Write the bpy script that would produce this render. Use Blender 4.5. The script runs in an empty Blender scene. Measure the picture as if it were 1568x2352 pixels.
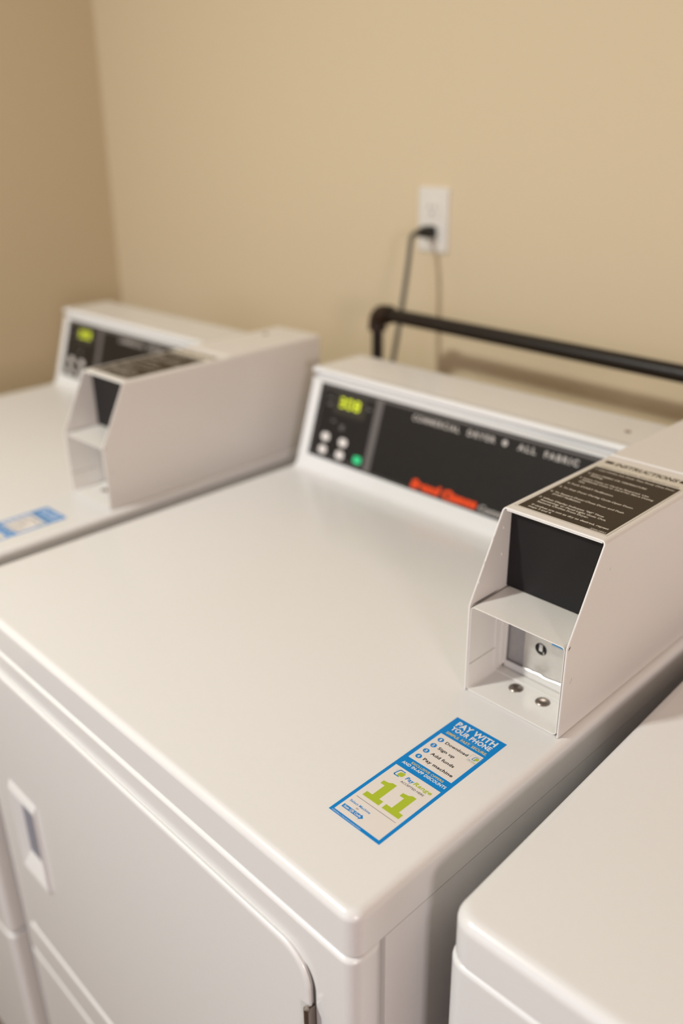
import bpy, bmesh, math
from mathutils import Vector, Matrix
from mathutils.geometry import tessellate_polygon

S = bpy.context.scene
C = S.collection
T = 0.990                       # height of the machine tops above the floor

# ------------------------------------------------------------------ camera
cam_d = bpy.data.cameras.new('camera')
cam = bpy.data.objects.new('camera', cam_d)
C.objects.link(cam)
cam.matrix_world = Matrix((
    (0.6997105, -0.2863460, 0.6545313, 0.3000579),
    (0.7143203, 0.2962022, -0.6340432, -0.2938064),
    (-0.0123179, 0.9111916, 0.4117986, 0.4933254 + T),
    (0, 0, 0, 1)))
cam_d.sensor_fit = 'VERTICAL'
cam_d.sensor_width = 24
cam_d.sensor_height = 36
cam_d.lens = 1987.96 * 36 / 2352
cam_d.shift_x = -6.3 / 2352
cam_d.shift_y = 4.6 / 2352
cam_d.clip_start = 0.02
cam_d.dof.use_dof = True
cam_d.dof.focus_distance = 0.712
cam_d.dof.aperture_fstop = 2.2
S.camera = cam

# ------------------------------------------------------------------ world, lights, exposure
w = bpy.data.worlds.new('world')
S.world = w
w.use_nodes = True
w.node_tree.nodes['Background'].inputs[0].default_value = (1.0, 0.95, 0.90, 1)
w.node_tree.nodes['Background'].inputs[1].default_value = 0.30


def area(name, loc, target, sx, sy, power, col):
    d = bpy.data.lights.new(name, 'AREA')
    d.shape = 'RECTANGLE'
    d.size = sx
    d.size_y = sy
    d.energy = power
    d.color = col
    o = bpy.data.objects.new(name, d)
    C.objects.link(o)
    o.location = loc
    o.rotation_euler = (Vector(target) - Vector(loc)).to_track_quat('-Z', 'Y').to_euler()
    return o


area('ceiling_lamp_light', (-0.93, -1.25, 2.495), (-0.75, -0.9, 0.975), 0.15, 0.16, 40.5, (0.98, 1.0, 0.94))
area('window_light', (2.60, -1.42, 1.725), (0.0, 0.2, 0.975), 0.5, 0.6, 31, (1.0, 0.885, 0.895))
area('front_fill_light', (-0.5, -2.7, 1.675), (-0.4, 0.0, 0.975), 1.8, 1.5, 13, (0.34, 0.58, 1.0))  # broad cool fill from the front, added with its source unseen

vs = S.view_settings
vs.view_transform = 'Standard'
vs.look = 'None'
vs.exposure = 0.0
vs.gamma = 1.0
vs.use_curve_mapping = False


# ------------------------------------------------------------------ materials
def mat(name, col, rough=0.5, metal=0.0, coat=0.0, bump=0.0, bscale=200.0, var=0.0, emit=None, spec=0.5):
    m = bpy.data.materials.new(name)
    m.use_nodes = True
    nt = m.node_tree
    b = nt.nodes['Principled BSDF']
    b.inputs['Base Color'].default_value = (*col, 1)
    b.inputs['Roughness'].default_value = rough
    b.inputs['Metallic'].default_value = metal
    b.inputs['Coat Weight'].default_value = coat
    b.inputs['Coat Roughness'].default_value = 0.08
    b.inputs['Specular IOR Level'].default_value = spec
    if emit:
        b.inputs['Emission Color'].default_value = (*col, 1)
        b.inputs['Emission Strength'].default_value = emit
    if bump or var:
        tc = nt.nodes.new('ShaderNodeTexCoord')
        n = nt.nodes.new('ShaderNodeTexNoise')
        n.inputs['Scale'].default_value = bscale
        n.inputs['Detail'].default_value = 4
        nt.links.new(tc.outputs['Object'], n.inputs['Vector'])
        if bump:
            bp = nt.nodes.new('ShaderNodeBump')
            bp.inputs['Strength'].default_value = bump
            bp.inputs['Distance'].default_value = 0.001
            nt.links.new(n.outputs['Fac'], bp.inputs['Height'])
            nt.links.new(bp.outputs['Normal'], b.inputs['Normal'])
        if var:
            mx = nt.nodes.new('ShaderNodeMix')
            mx.data_type = 'RGBA'
            mx.inputs['A'].default_value = (*[c * (1 - var) for c in col], 1)
            mx.inputs['B'].default_value = (*[min(1, c * (1 + var)) for c in col], 1)
            nt.links.new(n.outputs['Fac'], mx.inputs['Factor'])
            nt.links.new(mx.outputs['Result'], b.inputs['Base Color'])
    return m


ENAMEL = mat('white_enamel', (0.80, 0.782, 0.768), 0.27, coat=0.2, bump=0.03, bscale=260, var=0.012)
POWDER = mat('white_powder_coat', (0.79, 0.75, 0.715), 0.42, coat=0.15, bump=0.10, bscale=900, var=0.02)
SLEEVE = mat('white_sheet_metal', (0.80, 0.765, 0.72), 0.38, coat=0.2, bump=0.08, bscale=700, var=0.03)
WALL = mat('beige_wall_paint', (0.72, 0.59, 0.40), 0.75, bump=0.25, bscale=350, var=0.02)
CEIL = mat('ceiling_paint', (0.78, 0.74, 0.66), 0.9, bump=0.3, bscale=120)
WALLSHADED = mat('shaded_wall_paint', (0.63, 0.505, 0.33), 0.75, bump=0.25, bscale=350, var=0.02)  # wall paint darkened: shade on the left wall put into its colour
FLOOR = mat('vinyl_floor', (0.14, 0.09, 0.05), 0.45, bump=0.1, bscale=40, var=0.12)
BLACKPLATE = mat('black_plastic', (0.016, 0.014, 0.014), 0.45, bump=0.12, bscale=1500, var=0.3, spec=0.22)
PANEL = mat('black_panel_overlay', (0.015, 0.012, 0.010), 0.5, var=0.15, bscale=60, spec=0.22)
PANELGREY = mat('grey_panel_border', (0.14, 0.125, 0.12), 0.4, spec=0.22)
WINDOWTINT = mat('display_window_tint', (0.045, 0.040, 0.032), 0.25, spec=0.22)
LABEL = mat('brown_label_film', (0.040, 0.028, 0.019), 0.5, var=0.1, bscale=400, spec=0.22)
LABELWHITE = mat('label_print_cream', (0.66, 0.60, 0.53), 0.5, spec=0.22)
CLEARFILM = mat('label_margin_film', (0.70, 0.65, 0.57), 0.35)
INKBLACK = mat('black_ink', (0.015, 0.014, 0.014), 0.5, spec=0.22)
INKWHITE = mat('white_ink', (0.82, 0.80, 0.78), 0.5, spec=0.22)
STICKWHITE = mat('sticker_white', (0.78, 0.72, 0.68), 0.42, spec=0.22)
BLUE = mat('sticker_blue', (0.0, 0.225, 0.62), 0.42, spec=0.22)
LIGHTBLUE = mat('sticker_light_blue', (0.12, 0.45, 0.80), 0.42, spec=0.22)
GREEN = mat('sticker_green', (0.42, 0.52, 0.035), 0.42, spec=0.22)
GOLD = mat('sticker_gold', (0.75, 0.56, 0.14), 0.42, spec=0.22)
RED = mat('red_print', (0.85, 0.075, 0.012), 0.45, spec=0.22)
GREYPRINT = mat('grey_print', (0.30, 0.28, 0.26), 0.5, spec=0.22)
BUTTON = mat('white_pad_print', (0.78, 0.72, 0.68), 0.45, spec=0.22)
GREENPAD = mat('green_start_pad', (0.03, 0.62, 0.24), 0.4, emit=0.12)
LED = mat('yellow_led_digits', (0.62, 0.70, 0.02), 0.4, emit=0.6)
STEEL = mat('bright_steel', (0.52, 0.47, 0.43), 0.22, metal=1.0, bump=0.02, bscale=900)
GALV = mat('galvanised_plate', (0.60, 0.57, 0.53), 0.30, metal=0.65, bump=0.12, bscale=160, var=0.08)
PLATEGREY = mat('grey_zinc_plate', (0.40, 0.38, 0.375), 0.4, metal=0.3, var=0.1, bscale=300)
BOLT = mat('dull_bolt_steel', (0.30, 0.255, 0.225), 0.33, metal=1.0)
CHROME = mat('polished_edge', (0.85, 0.81, 0.77), 0.3, metal=1.0)
DARK = mat('dark_gap', (0.012, 0.011, 0.010), 0.7)
IRON = mat('black_iron_pipe', (0.014, 0.009, 0.006), 0.38, spec=0.35, bump=0.3, bscale=150, var=0.35)
RUST = mat('rusty_fitting', (0.026, 0.013, 0.007), 0.5, spec=0.3, bump=0.5, bscale=220, var=0.35)
RUBBER = mat('black_rubber', (0.012, 0.012, 0.011), 0.5)
CORDM = mat('grey_cord_jacket', (0.075, 0.072, 0.062), 0.45)
NYLON = mat('white_nylon', (0.80, 0.76, 0.70), 0.35)


# ------------------------------------------------------------------ helpers
def link(name, verts, faces, mats, parent=None, midx=None, smooth=None):
    me = bpy.data.meshes.new(name)
    me.from_pydata([tuple(v) for v in verts], [], faces)
    if not isinstance(mats, (list, tuple)):
        mats = [mats]
    for m in mats:
        me.materials.append(m)
    if midx:
        for p, i in zip(me.polygons, midx):
            p.material_index = i
    bm = bmesh.new()
    bm.from_mesh(me)
    if smooth is not False:
        bmesh.ops.recalc_face_normals(bm, faces=bm.faces)
    bm.to_mesh(me)
    bm.free()
    if smooth:
        for p in me.polygons:
            p.use_smooth = True
        me.set_sharp_from_angle(angle=math.radians(smooth))
    o = bpy.data.objects.new(name, me)
    C.objects.link(o)
    if smooth:
        wn = o.modifiers.new('weighted_normal', 'WEIGHTED_NORMAL')
        wn.keep_sharp = True
        wn.weight = 100
    if parent:
        o.parent = parent
    return o


class MB:
    """collects pieces of one part"""
    def __init__(s):
        s.v, s.f, s.m, s.mats = [], [], [], []

    def add(s, v, f, mt):
        k = len(s.v)
        s.v += [tuple(p) for p in v]
        s.f += [tuple(i + k for i in q) for q in f]
        if mt not in s.mats:
            s.mats.append(mt)
        s.m += [s.mats.index(mt)] * len(f)
        return s

    def box(s, x0, x1, y0, y1, z0, z1, mt):
        v = [(x, y, z) for z in (z0, z1) for x, y in ((x0, y0), (x1, y0), (x1, y1), (x0, y1))]
        f = [(3, 2, 1, 0), (4, 5, 6, 7), (0, 1, 5, 4), (1, 2, 6, 5), (2, 3, 7, 6), (3, 0, 4, 7)]
        return s.add(v, f, mt)

    def build(s, name, parent=None, smooth=None):
        return link(name, s.v, s.f, s.mats, parent, s.m, smooth)


def rrect(x0, x1, y0, y1, r, n=6):
    pts = []
    r = max(r, 1e-5)
    for cx, cy, a0 in ((x1 - r, y1 - r, 0), (x0 + r, y1 - r, 90), (x0 + r, y0 + r, 180), (x1 - r, y0 + r, 270)):
        for i in range(n + 1):
            a = math.radians(a0 + 90 * i / n)
            pts.append((cx + r * math.cos(a), cy + r * math.sin(a)))
    return pts


def loft(rings, mt, mb=None, cap0=True, cap1=True, closed=True):
    mb = mb or MB()
    n = len(rings[0])
    v = [p for r in rings for p in r]
    f = []
    for k in range(len(rings) - 1):
        for i in range(n if closed else n - 1):
            j = (i + 1) % n
            f.append((k * n + i, k * n + j, (k + 1) * n + j, (k + 1) * n + i))
    if cap0:
        f.append(tuple(range(n - 1, -1, -1)))
    if cap1:
        f.append(tuple((len(rings) - 1) * n + i for i in range(n)))
    return mb.add(v, f, mt)


def lofted_slab(x0, x1, y0, y1, rc, levels, mt, mb=None):
    """rounded-rectangle slab: levels = [(z, inset)]"""
    rings = []
    for z, d in levels:
        rings.append([(x, y, z) for x, y in rrect(x0 + d, x1 - d, y0 + d, y1 - d, max(rc - d, .0004))])
    return loft(rings, mt, mb)


def front_slab(x0, x1, z0, z1, rc, levels, mt, mb=None, n=8):
    """slab standing in the XZ plane: levels = [(y, inset)] from back to front"""
    rings = []
    for y, d in levels:
        rings.append([(x, y, z) for x, z in rrect(x0 + d, x1 - d, z0 + d, z1 - d, max(rc - d, .0004), n)])
    return loft(rings, mt, mb)


def roll(r, n=6):
    """quarter round: (drop below top, inset)"""
    return [(r * (1 - math.sin(math.radians(90 * i / n))), r * (1 - math.cos(math.radians(90 * i / n)))) for i in range(n + 1)]


def tube(pts, r, mt, mb=None, n=16, res=1):
    pts = [Vector(p) for p in pts]
    rad = r if isinstance(r, (list, tuple)) else [r] * len(pts)
    rings = []
    up = None
    for i, p in enumerate(pts):
        t = (pts[min(i + 1, len(pts) - 1)] - pts[max(i - 1, 0)]).normalized()
        if up is None:
            up = t.orthogonal().normalized()
        up = (up - t * up.dot(t)).normalized()
        b = t.cross(up)
        rings.append([p + rad[i] * (math.cos(a) * up + math.sin(a) * b) for a in [2 * math.pi * k / n for k in range(n)]])
    return loft(rings, mt, mb)


def lathe(prof, centre, axis, mt, mb=None, n=24):
    """prof = [(radius, along axis)]"""
    ax = Vector(axis).normalized()
    u = ax.orthogonal().normalized()
    v = ax.cross(u)
    c = Vector(centre)
    rings = [[c + ax * h + r * (math.cos(a) * u + math.sin(a) * v) for a in [2 * math.pi * k / n for k in range(n)]] for r, h in prof]
    return loft(rings, mt, mb)


def bez(p0, p1, p2, p3, n=12):
    p0, p1, p2, p3 = map(Vector, (p0, p1, p2, p3))
    return [((1 - t) ** 3) * p0 + 3 * (1 - t) ** 2 * t * p1 + 3 * (1 - t) * t * t * p2 + t ** 3 * p3 for t in [i / n for i in range(n + 1)]]


# lettering ---------------------------------------------------------
_tc = {}


def glyphs(s, bold, spacing):
    key = (s, bold, spacing)
    if key not in _tc:
        def mk(txt, b):
            cu = bpy.data.curves.new('t', 'FONT')
            cu.body = txt
            cu.size = 1
            cu.offset = b
            cu.space_character = spacing
            cu.resolution_u = 3
            ob = bpy.data.objects.new('t', cu)
            C.objects.link(ob)
            bpy.context.view_layer.update()
            me = bpy.data.meshes.new_from_object(ob.evaluated_get(bpy.context.evaluated_depsgraph_get()))
            vv = [(q.co.x, q.co.y) for q in me.vertices]
            ff = [tuple(q.vertices) for q in me.polygons]
            bpy.data.objects.remove(ob)
            bpy.data.meshes.remove(me)
            bpy.data.curves.remove(cu)
            return vv, ff
        capv, _ = mk('H', bold)
        cap = (min(y for x, y in capv), max(y for x, y in capv))
        _tc[key] = (*mk(s, bold), cap)
    return _tc[key]


def text(mb, s, frame, u0, u1, base, cap, h, mt, bold=0.0, shear=0.0, spacing=1.0):
    """lettering squeezed between u0 and u1, standing on base with capital height cap (v grows downward)"""
    vv, ff, (c0, c1) = glyphs(s, bold, spacing)
    k = cap / (c1 - c0)
    vv = [(x + shear * (y - c0), (y - c0) * k) for x, y in vv]
    a = min(x for x, y in vv)
    b = max(x for x, y in vv)
    q = (u1 - u0) / (b - a)
    mb.add([frame(u0 + (x - a) * q, base - y, h) for x, y in vv], ff, mt)


def line_of_text(parent, *a, **k):
    m = MB()
    text(m, *a, **k)
    return m.build('lettering', parent, False)


def flat(mb, pts, frame, h0, h1, mt):
    """thin plate with outline pts (u, v) in a frame, from height h0 to h1"""
    n = len(pts)
    v = [frame(u, w_, h0) for u, w_ in pts] + [frame(u, w_, h1) for u, w_ in pts]
    f = [tuple(range(n)), tuple(range(2 * n - 1, n - 1, -1))] + [(i, (i + 1) % n, n + (i + 1) % n, n + i) for i in range(n)]
    return mb.add(v, f, mt)


def rect(u0, u1, v0, v1):
    return [(u0, v0), (u1, v0), (u1, v1), (u0, v1)]


def disc(u, v, r, n=20, ry=None):
    ry = ry or r
    return [(u + r * math.cos(2 * math.pi * i / n), v + ry * math.sin(2 * math.pi * i / n)) for i in range(n)]


def stroke(mb, pts, wd, frame, h0, h1, mt):
    for (a, b), (c, d) in zip(pts[:-1], pts[1:]):
        L = math.hypot(c - a, d - b)
        nx, ny = -(d - b) / L * wd / 2, (c - a) / L * wd / 2
        ex, ey = (c - a) / L * wd * .3, (d - b) / L * wd * .3
        flat(mb, [(a + nx - ex, b + ny - ey), (c + nx + ex, d + ny + ey), (c - nx + ex, d - ny + ey), (a - nx - ex, b - ny - ey)], frame, h0, h1, mt)


def thing(name, label, cat, loc=(0, 0, 0), rz=0, group=None):
    o = bpy.data.objects.new(name, None)
    C.objects.link(o)
    o.location = loc
    o.rotation_euler = (0, 0, rz)
    o['label'] = label
    o['category'] = cat
    if group:
        o['group'] = group
    return o


def struct(o):
    o['kind'] = 'structure'
    return o


# ------------------------------------------------------------------ the room
YW = 0.9969
XA, XB, YA, ZC = -1.93, 2.75, -3.0, 2.54
struct(MB().box(XA - .1, XB + .1, YA - .1, YW + .1, -.08, 0, FLOOR).build('floor'))
struct(MB().box(XA - .1, XB + .1, YA - .1, YW + .1, ZC, ZC + .08, CEIL).build('ceiling'))
struct(MB().box(XA - .1, XB + .1, YW, YW + .1, 0, ZC, WALL).build('wall_back'))
WCX = lambda z: -1.918 + 0.035 * (z - T - .40)     # leans a little to take up lens distortion at the corner
v = []
for z in (0, ZC):
    v += [(WCX(z), YA - .1, z), (WCX(z) - .12, YA - .1, z), (WCX(z) - .12, YW, z), (WCX(z), YW, z)]
struct(link('wall_left', v, [(0, 1, 2, 3), (7, 6, 5, 4), (0, 4, 5, 1), (1, 5, 6, 2), (2, 6, 7, 3), (3, 7, 4, 0)], WALLSHADED))
struct(MB().box(XB, XB + .1, YA - .1, YW, 0, ZC, WALL).build('wall_right'))
struct(MB().box(XA - .1, XB + .1, YA - .1, YA, 0, ZC, WALL).build('wall_front'))

# ------------------------------------------------------------------ the dryer
W, D = 0.683, 0.700
HS = 0.041
XL, XR = -0.1123, -0.0084                # coin box sides
YF, YT, YB = 0.2609, 0.3053, 0.6765
HM, HT = 0.0921, 0.1771
C0, C1, H1, CB = 0.5434, 0.5930, 0.1512, 0.6934


def cover(x0, x1, y0, y1, rc, rr, mt=ENAMEL):
    """pressed top cover with a rolled rim and a short skirt"""
    lv = [(T - HS, .0035), (T - HS, .0006), (T - HS + .0012, 0)]
    lv += [(T - a, b) for a, b in roll(rr, 8)]
    lv += [(T, rr + .003)]
    return lofted_slab(x0, x1, y0, y1, rc, lv, mt)


def cabinet(parent, x0=-W, x1=0.0, seam=-0.608, rc=.012):
    # side and back shell, set back behind the front panel
    m = MB()
    m.box(x0 + .0012, x1 - .0012, .0338, D, .02, T - HS - .0018, ENAMEL)
    m.build('cabinet', parent)
    # dark core seen through the seams
    MB().box(x0 + .012, x1 - .012, .014, .036, .03, T - HS + .002, DARK).build('inner_frame', parent)

    def panel(name, z0, z1):
        rings = []
        lv = [(z0, .005), (z0 + .0015, .002), (z0 + .005, 0)] + [(z1 - a, b) for a, b in roll(.0045, 6)]
        for z, d in lv:
            rings.append([(x, y, z) for x, y in rrect(x0 + d - .0008, x1 - d + .0008, -.0020 + d, .0335, max(rc - d, .0006), 6)])
        return loft(rings, ENAMEL).build(name, parent, 35)
    panel('front_panel', T + seam + .0015, T - HS - .0010)
    panel('lower_panel', .035, T + seam - .0015)
    MB().box(x0 + .02, x1 - .02, .045, D - .02, 0, .02, DARK).build('base', parent)


def sticker(parent, ox, oy, first=True):
    k = .001
    fr = lambda u, v_, h: (ox + u * k, oy - v_ * k, T + h * k)
    m = MB()
    flat(m, rect(0, 54.6, 0, 161.2), fr, .0, .16, BLUE)
    st = m.build('payment_sticker', parent)
    st['label'] = 'blue and white sticker on the front right of the top'
    m = MB()
    flat(m, rect(4.0, 50.8, 28, 71.4), fr, .17, .19, STICKWHITE)
    m.build('steps_panel', st)
    m = MB()
    flat(m, rect(3.2, 51.6, 85.7, 158), fr, .17, .19, STICKWHITE)
    m.build('number_panel', st)
    # the heading
    for a_ in (('PAY WITH', 6, 48.8, 11.0, 7.2, .03), ('YOUR PHONE', 6, 48.9, 18.3, 5.9, .03), ('AND IN-APP DISCOUNTS', 4.8, 51.4, 81, 3.4, .025),
               ('© 2020 PayRange Inc. Patent information payrange.com/patents', 2.6, 34, 160.4, 1.2, 0)):
        line_of_text(st, a_[0], fr, *a_[1:5], .18, INKWHITE, a_[5], 0, 1.07)
    m = MB()
    flat(m, rect(10.2, 46.6, 20.0, 20.3), fr, .17, .18, LIGHTBLUE)
    m.build('rule', st)
    line_of_text(st, 'SIMPLE. FAST. SECURE.', fr, 6.6, 50.4, 25.0, 3.3, .18, GOLD, .022, 0, 1.07)
    line_of_text(st, 'EXCLUSIVE OFFERS', fr, 11.4, 45.4, 76.3, 2.6, .18, GOLD, .018, 0, 1.07)
    # the four steps
    for i, (s, e, vb) in enumerate((('Download', 39.4, 36.9), ('Sign up', 32.9, 46.7), ('Add funds', 40.2, 56.4), ('Pay machine', 46.7, 66.3))):
        line_of_text(st, s, fr, 15.3, e, vb, 3.5, .21, INKBLACK, .028, 0, 1.05)
        cv = 35.4 + i * 9.8
        m = MB()
        flat(m, disc(9.9, cv, 2.9, 24), fr, .2, .22, BLUE)
        text(m, str(i + 1), fr, 9.1 - (.3 if i else 0), 10.6 + (.3 if i else 0), cv + 1.6, 3.1, .24, STICKWHITE, .03)
        m.build('step_number', st)
    line_of_text(st, 'ACCEPTED HERE', fr, 19.9, 44.6, 99.6, 2.2, .21, INKBLACK, .008)
    line_of_text(st, 'or', fr, 15.5, 18.3, 146.9, 2.2, .21, INKBLACK, 0)
    m = MB()
    flat(m, rect(6.0, 48.4, 135.8, 136.15), fr, .2, .21, INKBLACK)
    m.build('rule', st)
    # the app badge: rounded outline with the purse mark
    m = MB()
    q = rrect(41.6, 51.6, 30.4, 40.2, 1.3, 4)
    stroke(m, q + [q[0]], .22, fr, .2, .21, GREYPRINT)

    def mark(mm, cx, cy, sc):
        P = lambda a, b: (cx + a * sc, cy + b * sc)
        stroke(mm, [P(2.6, -4.0), P(-1.8, -4.0), P(-2.9, -3.2), P(-4.1, 2.6), P(-3.4, 3.5), P(1.2, 3.5)], 1.0 * sc, fr, .2, .22, BLUE)
        flat(mm, [P(-1.0, -1.6), P(.2, -2.4), P(3.2, -3.1), P(4.3, -2.2), P(4.0, 1.6), P(2.8, 2.6), P(-.6, 3.0), P(-1.4, 2.2)], fr, .23, .24, GREEN)
        for j in range(4):
            stroke(mm, [P(-6.4 + .5 * j, -2.8 + 1.1 * j), P(-4.2, -2.8 + 1.1 * j)], .16 * sc, fr, .2, .21, LIGHTBLUE)
    mark(m, 47.2, 34.4, .62)
    text(m, 'Pay', fr, 42.6, 45.2, 39.2, 1.2, .21, BLUE, .03, .2)
    text(m, 'Range', fr, 45.4, 50.2, 39.2, 1.2, .21, GREEN, .03, .2)
    m.build('app_badge', st)
    m = MB()
    mark(m, 13.6, 92.5, .98)
    m.build('logo_mark', st)
    line_of_text(st, 'Pay', fr, 20.6, 29.2, 94.6, 4.1, .21, BLUE, .03, .18, 1.08)
    line_of_text(st, 'Range', fr, 29.4, 48.0, 94.6, 4.1, .21, GREEN, .03, .18, 1.08)
    # the big slab numerals
    for du in (0, 21.15):
        m = MB()
        P = [(9.4, 107.7), (14.4, 107.0), (17.3, 104.9), (21.6, 104.9), (21.6, 126.0), (26.1, 126.0), (26.1, 131.7), (8.3, 131.7), (8.3, 126.2), (14.1, 126.2), (14.1, 111.8), (9.4, 111.8)]
        P = [(a + du, b) for a, b in P]
        flat(m, [P[i] for i in (3, 4, 9, 10, 11, 0, 1, 2)], fr, .2, .215, GREEN)
        flat(m, [P[i] for i in (4, 5, 6, 7, 8, 9)], fr, .2, .215, GREEN)
        m.build('digit', st)
    m = MB()
    flat(m, [(5.4, 148.7), (24.4, 148.7), (24.4, 147.7), (27.6, 150.6), (24.4, 153.9), (24.4, 152.6), (5.4, 152.6)], fr, .2, .21, BLUE)
    text(m, 'Scan QR Code', fr, 6.8, 24.9, 151.7, 2.4, .22, STICKWHITE, .025)
    m.build('blue_arrow', st)
    line_of_text(st, 'Select Machine', fr, 5.8, 27.6, 143.8, 2.5, .21, BLUE, .022, 0, 1.05)
    return st


SEG = {'3': 'abcdg', '0': 'abcdef', '8': 'abcdefg', '6': 'acdefg'}


def digit7(mb, ch, frame, u, v_, wd, ht, t, h, mt):
    for s_ in SEG[ch]:
        r_ = {'a': rect(u + t * .6, u + wd - t * .6, v_, v_ + t), 'g': rect(u + t * .6, u + wd - t * .6, v_ + ht / 2 - t / 2, v_ + ht / 2 + t / 2),
              'd': rect(u + t * .6, u + wd - t * .6, v_ + ht - t, v_ + ht), 'f': rect(u, u + t, v_ + t * .5, v_ + ht / 2 - t * .3),
              'e': rect(u, u + t, v_ + ht / 2 + t * .3, v_ + ht - t * .5), 'b': rect(u + wd - t, u + wd, v_ + t * .5, v_ + ht / 2 - t * .3),
              'c': rect(u + wd - t, u + wd, v_ + ht / 2 + t * .3, v_ + ht - t * .5)}[s_]
        flat(mb, r_, frame, 0, h, mt)


def console(parent):
    x0, x1 = -W + .010, XL - .0006
    dl = math.hypot(C1 - C0, H1)
    ey, ez = (C1 - C0) / dl, H1 / dl              # up the slanted face
    ny, nz = -ez, ey                               # out of it
    # side profile (y, z): foot cove, slanted face, groove, rolled lip, top, back
    pr = [(C0 - .016, -.0004), (C0 - .010, .0002), (C0 - .005, .0016), (C0 - .0015, .0048)]
    f = lambda s, d: (C0 + ey * s * dl + ny * d, ez * s * dl + nz * d)
    pr += [f(.06, .0012), f(.10, .0008), f(.11, .0008), f(.85, .0008), f(.868, .0012), f(.884, .0026), f(.892, .0028), f(.900, .0010), f(.906, -.0040), f(.918, -.0068), f(.936, -.0066), f(.944, -.0030), f(.950, .0018)]
    cy, cz = f(.972, .0008)
    r = .0054
    for i in range(8):
        a = math.radians(200 - i * 16)
        pr.append((cy + r * math.cos(a), cz + r * math.sin(a)))
    pr += [(C1 + .006, H1 + .0004), (C1 + .008, H1 + .0004), (CB - .006, H1 + .0004), (CB - .004, H1 + .0004), (CB - .001, H1 - .001), (CB, H1 - .005), (CB, -.0004)]
    rings = []
    for x, d in ((x0, .003), (x0 + .0009, .0009), (x0 + .003, 0), (x1, 0)):
        my = sum(p[0] for p in pr) / len(pr)
        mz = .075
        rings.append([(x, my + (y - my) * (1 - d / .06) if d else y, T + (mz + (z - mz) * (1 - d / .09) if (d and z > .01) else z)) for y, z in pr])
    con = loft(rings, ENAMEL).build('console', parent, 28)
    con['label'] = 'raised white control console along the back of the top'
    dmm = dl * 1000
    fr = lambda u, v_, h: (-W + u * .001, C0 + ey * (dl - v_ * .001) + ny * (.0008 + h * .001), T + ez * (dl - v_ * .001) + nz * (.0008 + h * .001))
    sv = lambda s: (1 - s) * dmm
    # black control panel with a grey border line
    u1 = (x1 + W) * 1000 - 8
    m = MB()
    flat(m, rect(31.5, u1, sv(.868), sv(.160)), fr, 0, .5, PANEL)
    m.build('control_panel', con)
    m = MB()
    for i, (a, b, wd) in enumerate(((34.5, .852, .8), (40.0, .825, .9))):
        stroke(m, [(a, sv(b)), (a, sv(1.028 - b))], wd, fr, .5, .62, PANELGREY)
        stroke(m, [(a, sv(b)), (u1 - 3 if i == 0 else 149, sv(b))], wd + .4, fr, .5, .62, PANELGREY)
        stroke(m, [(a, sv(1.028 - b)), (u1 - 3 if i == 0 else 149, sv(1.028 - b))], wd, fr, .5, .62, PANELGREY)
    flat(m, rect(149.5, 163.5, sv(.852), sv(.176)), fr, .5, .64, PANELGREY)
    flat(m, rect(164, u1 - 2, sv(.852), sv(.835)), fr, .5, .62, PANELGREY)
    m.build('panel_border', con)
    m = MB()
    q = rrect(66, 133, sv(.805), sv(.612), 5, 4)
    flat(m, q, fr, .5, .9, WINDOWTINT)
    m.build('display_window', con)
    fr2 = lambda u, v_, h: fr(u, v_, h + .9)
    m = MB()
    for i, ch in enumerate('308'):
        digit7(m, ch, fr2, 77 + i * 15.5, sv(.775), 11.5, 15, 3.0, .25, LED)
    m.build('led_digits', con)
    for u, s_, a, b in ((58, .672, 6, 2.2), (56, .74, 6, 1.2), (133.5 + 4, .723, 5, 1.6), (72, .53, 6, 1.3), (92, .50, 6, 1.6), (92, .475, 6, 1.6)):
        line_of_text(con, 'DRY' if u < 60 else 'ON' if u > 130 else 'HEAT', fr, u - a / 1.3, u + a / 1.3, sv(s_), b + 1.2, .52, GREYPRINT, .02)
    for (u, s_) in ((62.5, .372), (61.5, .245), (100.5, .365), (99.0, .243)):
        m = MB()
        flat(m, rrect(u - 8.3, u + 8.3, sv(s_) - 6.2, sv(s_) + 6.2, 5.2, 5), fr, .5, 1.1, BUTTON)
        m.build('pad_button', con, 40)
    m = MB()
    flat(m, rrect(128, 143.5, sv(.252) - 5.5, sv(.252) + 5.5, 3, 4), fr, .5, 1.1, GREENPAD)
    st = m.build('start_button', con, 40)
    st['label'] = 'green start pad button'
    for s_, a, b in (('COMMERCIAL', 221, 303), ('DRYER', 317, 362), ('ALL', 397, 424), ('FABRIC', 436.5, 484.5)):
        line_of_text(con, s_, fr, a, b, sv(.752), 8.2, .52, GREYPRINT2, .035, 0, 1.35)
    m = MB()
    flat(m, disc(377, sv(.778), 4.2, 12), fr, .5, .55, GREYPRINT2)
    m.build('heading_dot', con)
    line_of_text(con, 'Speed Queen', fr, 243, 357.8, sv(.182), 13.4, .52, RED, .085, .2)
    line_of_text(con, 'Commercial', fr, 362, 434, sv(.185), 8.5, .52, GREYPRINT2, .02, .2)
    lathe([(.0038, 0), (.0038, .0012), (.0030, .0020), (.0012, .0023)], (-.1693, .6353, T + H1), (0, 0, 1), STEEL).build('screw', con, 40)
    return con


GREYPRINT2 = mat('heading_print', (0.50, 0.46, 0.43), 0.5)


def yfront(z):
    return YF if z <= HM else YF + (YT - YF) * (z - HM) / (HT - HM)


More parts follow.
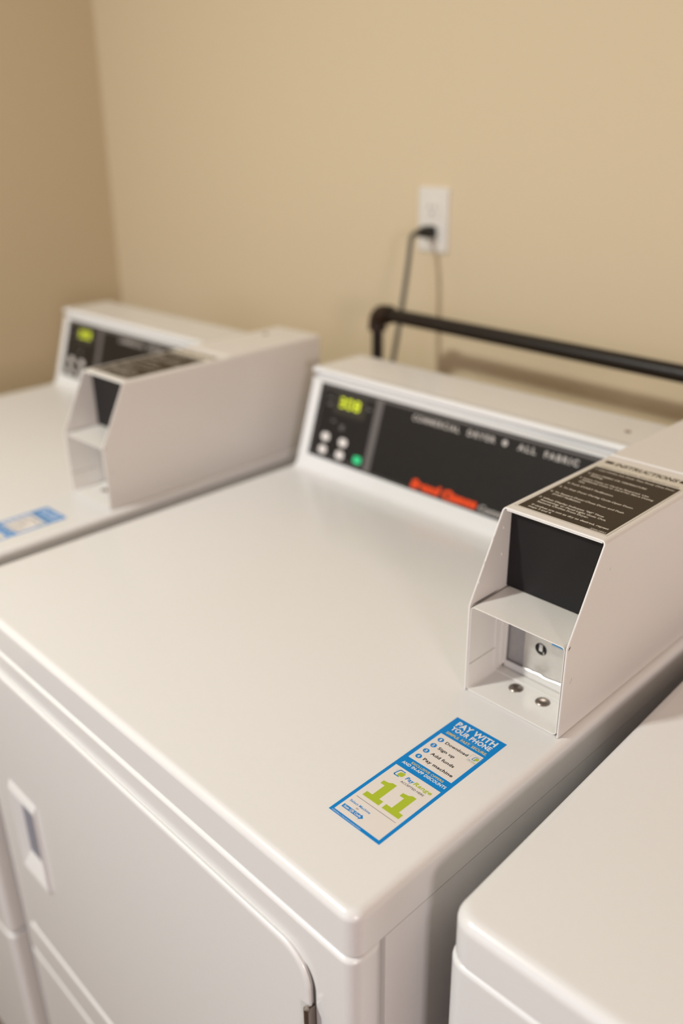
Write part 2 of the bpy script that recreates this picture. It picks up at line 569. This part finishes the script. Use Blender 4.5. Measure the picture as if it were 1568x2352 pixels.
def coin_box(parent):
    t, r = .0018, .0042

    def profile(off):
        a, b, h = XL + off, XR - off, HT - off
        rr = max(r - off, .0008)
        p = [(a, 0.0004), (a, HM * .5), (a, HM), (a, (HM + HT) / 2), (a, h - rr)]
        for i in range(1, 6):
            g = math.radians(180 - 18 * i)
            p.append((a + rr + rr * math.cos(g), h - rr + rr * math.sin(g)))
        for i in range(0, 6):
            g = math.radians(90 - 18 * i)
            p.append((b - rr + rr * math.cos(g), h - rr + rr * math.sin(g)))
        p += [(b, (HM + HT) / 2), (b, HM), (b, HM * .5), (b, 0.0004)]
        return p
    po, pi = profile(0), profile(t)
    e = .0007
    def ring(P, dy, back=False):
        return [(x, (YB if back else yfront(z)) + dy, T + z) for x, z in P]
    rnd = [(x0 + (x1 - x0) * .25, z0 + (z1 - z0) * .25) for (x0, z0), (x1, z1) in zip(po, pi)]
    rn2 = [(x0 + (x1 - x0) * .75, z0 + (z1 - z0) * .75) for (x0, z0), (x1, z1) in zip(po, pi)]
    rings = [ring(po, 0, True), ring(po, e), ring(rnd, 0), ring(rn2, 0), ring(pi, e), ring(pi, 0, True)]
    m = loft(rings, POWDER, None, False, False, False)
    m.box(XL + t, XR - t, YB - .003, YB, .0004 + T, HT - t + T, POWDER)
    box = m.build('coin_box', parent, 30)
    box['label'] = 'white metal coin meter case with open slanted front on the right of the top'
    # rear cap of the case, one sheet prouder than the front
    m = MB()
    rings = []
    for y, d in ((.4885, .0006), (.4890, 0), (YB - .0006, 0), (YB, .0008)):
        P = [(XL + d - .0001, HT - .012)] + [(XL + r - r * math.cos(math.radians(18 * i)), HT - r + (r + .0011) * math.sin(math.radians(18 * i))) for i in range(6)]
        P += [(XR - r + r * math.sin(math.radians(18 * i)), HT - r + (r + .0011) * math.cos(math.radians(18 * i))) for i in range(6)] + [(XR - d + .0001, HT - .012)]
        rings.append([(x, y, T + z) for x, z in P])
    loft(rings, POWDER).build('rear_cap', box, 30)
    lathe([(.0045, 0), (.0045, .0012), (.0034, .0022), (.0014, .0026)], (-.079, .622, T + HT + .0008), (0, 0, 1), STEEL).build('screw', box, 40)
    # lower sleeve: a rounded tube that makes floor, cheeks and shelf
    a, b = XL + t + .0002, XR - t - .0007
    z0, z1 = .0008, HM
    st = .0013
    o_, i_ = rrect(a, b, z0, z1, .0045, 5), rrect(a + st, b - st, z0 + st, z1 - st, .0030, 5)
    mid1 = [((x * .7 + u * .3), (z * .7 + v_ * .3)) for (x, z), (u, v_) in zip(o_, i_)]
    mid2 = [((x * .3 + u * .7), (z * .3 + v_ * .7)) for (x, z), (u, v_) in zip(o_, i_)]
    R3 = lambda P, y: [(x, y, T + z) for x, z in P]
    rings = [R3(o_, .3165), R3(o_, YF + .0016), R3(mid1, YF + .0010), R3(mid2, YF + .0010), R3(i_, YF + .0016), R3(i_, .3165)]
    loft(rings, SLEEVE, None, False, False).build('sleeve', box, 35)
    ix, jx = a + st, b - st
    MB().box(ix, jx, .3050, .3165, T + z0 + st, T + z0 + st + .0012, SLEEVE).build('floor_ledge', box)
    MB().box(ix - .0002, ix + .0001, YF + .002, .3025, T + .0290, T + .0297, GREYPRINT).build('cheek_seam', box)
    # post and frame at the back of the sleeve
    m = MB()
    m.box(ix, ix + .0014, .3020, .3165, T + .0075, T + z1 - st, SLEEVE)
    m.box(ix + .0014, ix + .0034, .3105, .3165, T + .0075, T + z1 - st, SLEEVE)
    m.build('post', box)
    m = MB()
    m.box(ix + .0034, ix + .0048, .3150, .3165, T + .0045, T + z1 - st, SLEEVE)
    m.box(ix + .0048, jx, .3150, .3165, T + .0042, T + .0115, SLEEVE)
    m.box(ix, ix + .006, .3164, .3170, T + .002, T + .010, DARK)
    m.build('rear_frame', box)
    MB().box(ix, jx, .3182, .3192, T + .003, T + z1 - st, PLATEGREY).build('rear_plate', box)
    # lock plate with a round hole and the cam of the lock behind it
    lx0, lx1, ly = -.0850, jx - .0004, .3164
    hx, hz, hr = -.0667, .0402, .0064
    m = MB()
    n = 28
    hole = [(hx + hr * math.cos(2 * math.pi * i / n), hz + hr * math.sin(2 * math.pi * i / n)) for i in range(n)]
    outer = []
    X0, X1, Z0, Z1 = lx0, lx1, .0128, HM - st - .0006
    for i in range(n):
        c, s_ = math.cos(2 * math.pi * i / n), math.sin(2 * math.pi * i / n)
        k = min(((X1 - hx) / c if c > 1e-6 else (X0 - hx) / c if c < -1e-6 else 9), ((Z1 - hz) / s_ if s_ > 1e-6 else (Z0 - hz) / s_ if s_ < -1e-6 else 9))
        outer.append((hx + k * c, hz + k * s_))
    # put true corners in place of the nearest outline points
    for cxr, czr in ((X0, Z0), (X1, Z0), (X1, Z1), (X0, Z1)):
        j = min(range(n), key=lambda q: (outer[q][0] - cxr) ** 2 + (outer[q][1] - czr) ** 2)
        outer[j] = (cxr, czr)
    rings = [R3(outer, ly + .0012), R3(outer, ly), R3(hole, ly), R3(hole, ly + .0012)]
    loft(rings, GALV, m, False, False)
    m.build('lock_plate', box, 30)
    m = MB()
    lathe([(hr + .001, 0), (hr + .001, .0012)], (hx, .3172, T + hz), (0, 1, 0), DARK, m)
    m.box(hx - .0022, hx + .0014, .3166, .3174, T + hz - .0026, T + hz + .0048, NYLON)
    m.box(hx + .0024, hx + .0036, .3166, .3174, T + hz - .0050, T + hz - .0022, STEEL)
    m.build('lock', box)
    # torn bright edge under the plate
    wav = [0, .0010, .0012, .0005, .0014, .0016, .0004, -.0006, .0006, .0014, .0016, .0016, .0014, .0010, .0012, .0004, .0013, .0010, .0]
    xs = [lx0 + (lx1 - lx0) * i / (len(wav) - 1) for i in range(len(wav))]
    m = MB()
    rings = [[(x, ly - .0016, T + .0118), (x, ly - .0006 - .0006, T + .0122 + max(q, .0001)), (x, ly - .0002, T + .0124 + max(q, .0001) * 1.3), (x, ly, T + .0110)] for x, q in zip(xs, [u * .5 for u in wav])]
    loft(rings, CHROME, m).build('bright_edge', box, 60)
    MB().box(-.0555, jx - .001, ly - .0006, ly, T + .0503, T + .0560, LIGHTBLUE).build('blue_tag', box)
    # dome bolts in the floor
    for bx_, by_ in ((-.0765, .2947), (-.0464, .2943)):
        zz = T + z0 + st
        lathe([(.0070, 0), (.0069, .0004), (.0060, .0013), (.0045, .0020), (.0025, .0024), (.0008, .0025)], (bx_, by_, zz), (0, 0, 1), BOLT).build('bolt', box, 60)
    # upper bay: black plate, retaining strip under the top edge, pressed pips
    MB().box(XL + t, XR - t, .3165, .3180, T + HM + .0004, T + HT - t - .0002, BLACKPLATE).build('black_plate', box)
    m = MB()
    zz = T + HM + .0002
    m.add([(XL + t, YF + .0015, zz), (XL + t + .0011, YF + .012, zz), (XL + t + .0009, .296, zz), (XL + t, .3060, zz)], [(0, 1, 2, 3)], DARK)
    m.build('shelf_gap', box, False)
    m = MB()
    m.box(XL + t + .002, XR - t - .002, yfront(HT - .004) + .0022, .3165, T + HT - t - .0018, T + HT - t - .0002, SLEEVE)
    m.build('retaining_strip', box)
    m = MB()
    for py_, pz_ in ((.2915, .1505), (.3060, .1560), (.2800, .1290), (.3060, .1290), (.2730, .1120)):
        lathe([(.0016, 0), (.0013, .0005), (.0006, .0008)], (XL + t, py_, T + pz_), (1, 0, 0), POWDER, m, 10)
    m.build('rivet_heads', box, 60)['kind'] = 'stuff'
    # knocks and scratches on the case
    m = MB()
    fx = lambda u, v_, h: (XR + h, u, T + v_)
    flat(m, [(YF + .0016, .0900), (YF + .0042, .0920), (YF + .0042, .0938), (YF + .0020, .0918)], fx, -.0001, .00006, INKBLACK)
    stroke(m, [(.2708, .0535), (.2728, .0555), (.2733, .0578)], .0004, fx, -.0001, .00006, GREYPRINT)
    stroke(m, [(.3165, .1455), (.3172, .1480)], .0003, fx, -.0001, .00006, GREYPRINT)
    m.build('paint_chips', box, False)['kind'] = 'stuff'
    # instruction label on top
    k = .001
    fr = lambda u, v_, h: (-.104 + u * k, .4709 - v_ * k, T + HT + h * k)
    m = MB()
    flat(m, rect(-2.2, 90.6, -2.4, 157.0), fr, 0, .10, CLEARFILM)
    for a_, b_ in (((-2.2, -2.4), (90.6, -2.4)), ((90.6, -2.4), (90.6, 157.0)), ((90.6, 157), (-2.2, 157)), ((-2.2, 157), (-2.2, -2.4))):
        stroke(m, [a_, b_], .25, fr, .0, .12, GREYPRINT)
    flat(m, rect(0, 88.6, 21.5, 155.2), fr, .1, .14, LABEL)
    flat(m, rect(0, 9.0, 0, 6.5), fr, .1, .14, LABEL)
    flat(m, rect(79.0, 88.6, 0, 6.5), fr, .1, .14, LABEL)
    line_of_text(box, 'INSTRUCTIONS', fr, 11, 77.5, 7.8, 8.2, .16, LABEL, .03, .15)
    line_of_text(box, 'CLEAN LINT SCREEN BEFORE EACH LOAD', fr, 3, 85, 19.6, 3.0, .16, LABEL, .01)
    flat(m, rect(0, 88.6, 22.6, 23.0), fr, .14, .15, INKBLACK)
    L = [('1. Load Clothes Into Dryer Then Firmly Close Door.', 3.5, 86.0, 29.5), ('2. Select FABRIC OR TEMPERATURE', 3.5, 65, 43.6), ('Setting.', 9, 23, 48.8),
         ('3. Insert Coins or Card as Required. Use', 3.3, 75.5, 59.0), ('Additional Coins or Card For More Drying', 8.6, 82.8, 64.4), ('Time.', 8.6, 16, 69.8),
         ('4. Push START PadButton.', 2.6, 51.7, 79.6), ('5. To Stop Dryer During Cycle-Open Door.', 2.5, 78.6, 92.6),
         ('6. To Restart Dryer-Close Door and Push', 2.5, 77.4, 107.4), ('START PadButton.', 8.0, 38.1, 112.9),
         ('7. When Display Indicates "00" Time', 2.5, 69.2, 126.6), ('Remaining, or Panel Light Goes Out,', 8.0, 74.5, 132.0), ('Remove Clothes From Dryer.', 8.0, 60.5, 137.2),
         ('If clothes are not as dry as desired, repeat', 8.0, 85.2, 146.2), ('steps 3 and 4.', 8.0, 31.8, 151.3)]
    for s_, a_, b_, vb in L:
        line_of_text(box, s_, fr, a_, b_, vb, 3.2, .16, LABELWHITE, .028)
    line_of_text(box, '500628R5', fr, 72.3, 87.6, 154.4, 2.6, .16, LABELWHITE, .004, .2)
    lb = m.build('instruction_label', box, False)
    lb['label'] = 'dark brown instruction label with cream lettering on the case top'
    return box


def door(parent):
    x0, x1, z0, z1, rc = -.6445, -.0412, T - .520, T - .0700, .032
    # opening frame behind, then the proud pressed door
    m = MB()
    lv = [(-.0016, .0016), (-.0030, .0008), (-.0046, 0), (-.0056, .0004), (-.0064, .0014), (-.0068, .0030), (-.0069, .0050)]
    hx0, hx1, hz0, hz1 = -.602, -.531, T - .384, T - .2440
    rings = [[(x, y, z) for x, z in rrect(x0 + q, x1 - q, z0 + q, z1 - q, rc - q, 8)] for y, q in lv]
    loft(rings, ENAMEL, m, True, False)
    hole = [(x, lv[-1][0], z) for x, z in rrect(hx0 + .002, hx1 - .002, hz0 + .002, hz1 - .002, .003, 3)]
    outer = rings[-1]
    tris = tessellate_polygon([[Vector(p) for p in outer], [Vector(p) for p in hole[::-1]]])
    m.add(outer + hole[::-1], [tuple(t_) for t_ in tris], ENAMEL)
    d = m.build('door', parent, 40)
    d['label'] = 'flat white door with rounded corners in the front panel'
    # narrow dark strip on the panel, painted shadow along the hinge side
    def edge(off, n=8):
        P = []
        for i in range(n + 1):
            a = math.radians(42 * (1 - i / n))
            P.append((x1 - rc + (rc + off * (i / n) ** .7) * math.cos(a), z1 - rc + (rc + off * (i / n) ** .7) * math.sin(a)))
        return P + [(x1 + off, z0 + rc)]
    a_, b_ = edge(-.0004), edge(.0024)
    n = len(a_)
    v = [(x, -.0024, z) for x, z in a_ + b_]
    link('door_gap_shade', v, [(i, i + 1, n + i + 1, n + i) for i in range(n - 1)], GAPSHADE, parent)
    # bead of the panel below the door
    tube([(-.640, -.0030, T - .5300), (-.044, -.0030, T - .5300)], .0042, ENAMEL, None, 16).build('door_ledge', parent, 60)
    # pull: raised bezel round a deep pocket
    yo = -.0069
    A = rrect(hx0, hx1, hz0, hz1, .003, 3)
    B = rrect(hx0 + .0012, hx1 - .0014, hz0 + .0008, hz1 - .0100, .002, 3)
    Cc = rrect(hx0 + .0032, hx1 - .0034, hz0 + .0024, hz1 - .0118, .002, 3)
    Dd = rrect(hx0 + .013, hx1 - .0050, hz0 + .028, hz1 - .0130, .002, 3)
    R = lambda P, y: [(x, y, z) for x, z in P]
    m = loft([R(A, yo + .001), R(A, yo - .0005), R(B, yo - .0040), R(Cc, yo - .0040), R(Dd, -.0024)], ENAMEL, None, False, False)
    m.add(R(Dd, -.0024), [tuple(range(len(Dd)))], POCKETSHADE)
    m.build('handle', d, 30)
    # hinge with two knuckles
    m = MB()
    for za, zb in ((T - .134, T - .1165), (T - .166, T - .1352)):
        lathe([(.0016, za), (.0024, za + .0008), (.0024, zb - .0008), (.0016, zb)], (-.0418, -.0095, 0), (0, 0, 1), BOLT, m, 16)
    m.box(-.0430, -.0392, -.0100, -.0088, T - .166, T - .1200, BOLT)
    m.box(-.0400, -.0393, -.0090, -.0016, T - .166, T - .1180, BOLT)
    m.build('hinge', d, 35)
    return d


POCKETSHADE = mat('pocket_shade_grey', (0.24, 0.24, 0.29), 0.4)  # dark colour paints the shade inside the white handle pocket
GAPSHADE = mat('door_gap_shade_grey', (0.10, 0.09, 0.08), 0.6)  # dark colour for the painted shadow beside the door

dryer = thing('dryer', 'middle white dryer in front of the outlet, its top sticker reading 11', 'dryer', group='row of laundry machines')
cabinet(dryer)
cover(-W, 0, 0, D + .004, .013, .0078).build('top_cover', dryer, 40)
door(dryer)
console(dryer)
coin_box(dryer)
sticker(dryer, -.0898, .2236)


def copy_tree(o, parent=None):
    c = o.copy()
    C.objects.link(c)
    c.parent = parent
    for ch in list(o.children):
        copy_tree(ch, c)
    return c


left = copy_tree(dryer)
left.location = (-W - .0285, -.0161, 0)
left.rotation_euler = (0, 0, .0262)
for c_ in left.children:
    if c_.name.startswith('payment_sticker'):
        c_.location = (0.001, -.0165, 0)
left['label'] = 'farther white dryer at the left by the corner, cut off by the left edge'

# ------------------------------------------------------------------ plain machine on the right
right = thing('laundry_machine', 'plain white machine at lower right with empty bare top and no sticker', 'laundry machine', (0.0385, .0527, 0), .0367, group='row of laundry machines')
cabinet(right, 0, W, -.608, .018)
cover(0, W, -.001, D + .004, .020, .010).build('top_cover', right, 40)
m = MB()
rings = []
for x in (.01, W - .01):
    rings.append([(x, y, T + z) for y, z in ((C0 + .02, 0), (C1 + .02, H1), (C1 + .028, H1 + .004), (CB, H1), (CB, 0))])
loft(rings, ENAMEL, m).build('console', right)

# ------------------------------------------------------------------ outlet, cord, pipe
out = thing('wall_outlet', 'white duplex wall outlet with black plug in its lower socket', 'outlet', (-.7827, YW, T + .3282))
m = MB()
rings = []
for y, d in ((0, .0), (-.0035, 0), (-.0055, .0012), (-.0062, .003)):
    rings.append([(x, y, z) for x, z in rrect(-.0355 + d, .0355 - d, -.057 + d, .057 - d, .004, 4)])
loft(rings, NYLON, m).build('face_plate', out, 40)
for dz in (.0195, -.0195):
    m = MB()
    rings = [[(x, y, z + dz) for x, z in rrect(-.0168 + d, .0168 - d, -.0143 + d, .0143 - d, .010, 5)] for y, d in ((-.005, 0), (-.0078, 0), (-.0084, .0006))]
    loft(rings, NYLON, m)
    for sx, h_ in ((-.0063, .0045), (.0063, .0038)):
        m.box(sx - .0008, sx + .0008, -.0086, -.0083, dz + .001 - h_ + .003, dz + .001 + h_ + .003, DARK)
    lathe([(.0024, 0), (.0024, .0002)], (0, -.0084, dz - .0075), (0, -1, 0), DARK, m, 12)
    m.build('socket', out, 40)
lathe([(.0034, 0), (.0030, .0008), (.001, .0011)], (0, -.0062, 0), (0, -1, 0), NYLON).build('screw', out, 40)

cord = thing('power_cord', 'dark power cord drooping from the wall outlet behind the middle dryer', 'cord')
px_, pz_ = -.7827, T + .3087
m = MB()
rings = []
for y, hw, hh in ((YW - .0084, .0125, .0105), (YW - .020, .0130, .0110), (YW - .030, .0110, .0095), (YW - .040, .0070, .0068), (YW - .048, .0052, .0052)):
    rings.append([(x, y, z) for x, z in rrect(px_ - hw, px_ + hw, pz_ - hh, pz_ + hh, hh * .6, 4)])
loft(rings, RUBBER, m).build('plug', cord, 40)
m = MB()
pts = bez((px_, YW - .046, pz_), (px_, YW - .070, pz_ + .001), (-.7750, .925, pz_ - .012), (-.7730, .915, pz_ - .05), 10)
pts += bez((-.7730, .915, pz_ - .05), (-.771, .900, pz_ - .12), (-.7700, .880, pz_ - .20), (-.7700, .868, T + .07), 10)[1:]
pts += bez((-.7700, .868, T + .07), (-.772, .862, T - .10), (-.800, .870, T - .25), (-.802, .850, T - .40), 10)[1:]
pts += bez((-.802, .850, T - .40), (-.804, .82, T - .50), (-.72, .74, T - .52), (-.66, .706, T - .52), 10)[1:]
tube(pts, .0045, CORDM, m, 12).build('cord', cord, 60)

PY = .82
pipe = thing('gas_pipe', 'black iron pipe running level above the console with a rusty elbow', 'pipe')
PA, PBx = (-.7585, PY, T + .1883), (-.1948, PY, T + .1814)
ex, ey_, ez_ = PA
dx = Vector(PBx) - Vector(PA)
dn = dx.normalized()
tube([Vector(PA) + dn * .012, Vector(PA) + dx * 3.0], .0122, IRON, None, 24).build('horizontal_run', pipe, 50)
tube([(ex, ey_, ez_ - .014), (ex, ey_, .03)], .0100, IRON, None, 24).build('riser', pipe, 50)
m = MB()
arc = []
for i in range(9):
    a = math.radians(90 * i / 8)
    arc.append((ex + .017 - .017 * math.cos(a), ey_, ez_ - .017 + .017 * math.sin(a)))
arc = [(ex, ey_, ez_ - .030)] + arc + [(ex + .030, ey_, ez_ - .0008)]
tube(arc, [.0165] + [.0155] * 9 + [.0165], RUST, m, 20)
m.build('elbow', pipe, 50)
m = MB()
tube([(ex, ey_, .03), (ex, ey_, .0)], .018, RUST, m, 20).build('floor_flange', pipe, 50)
qx, qy, qz = Vector(PA) + dx * 3.0
tube([(qx, qy, qz + .012), (qx, qy, .0)], .0120, IRON, None, 20).build('riser', pipe, 50)
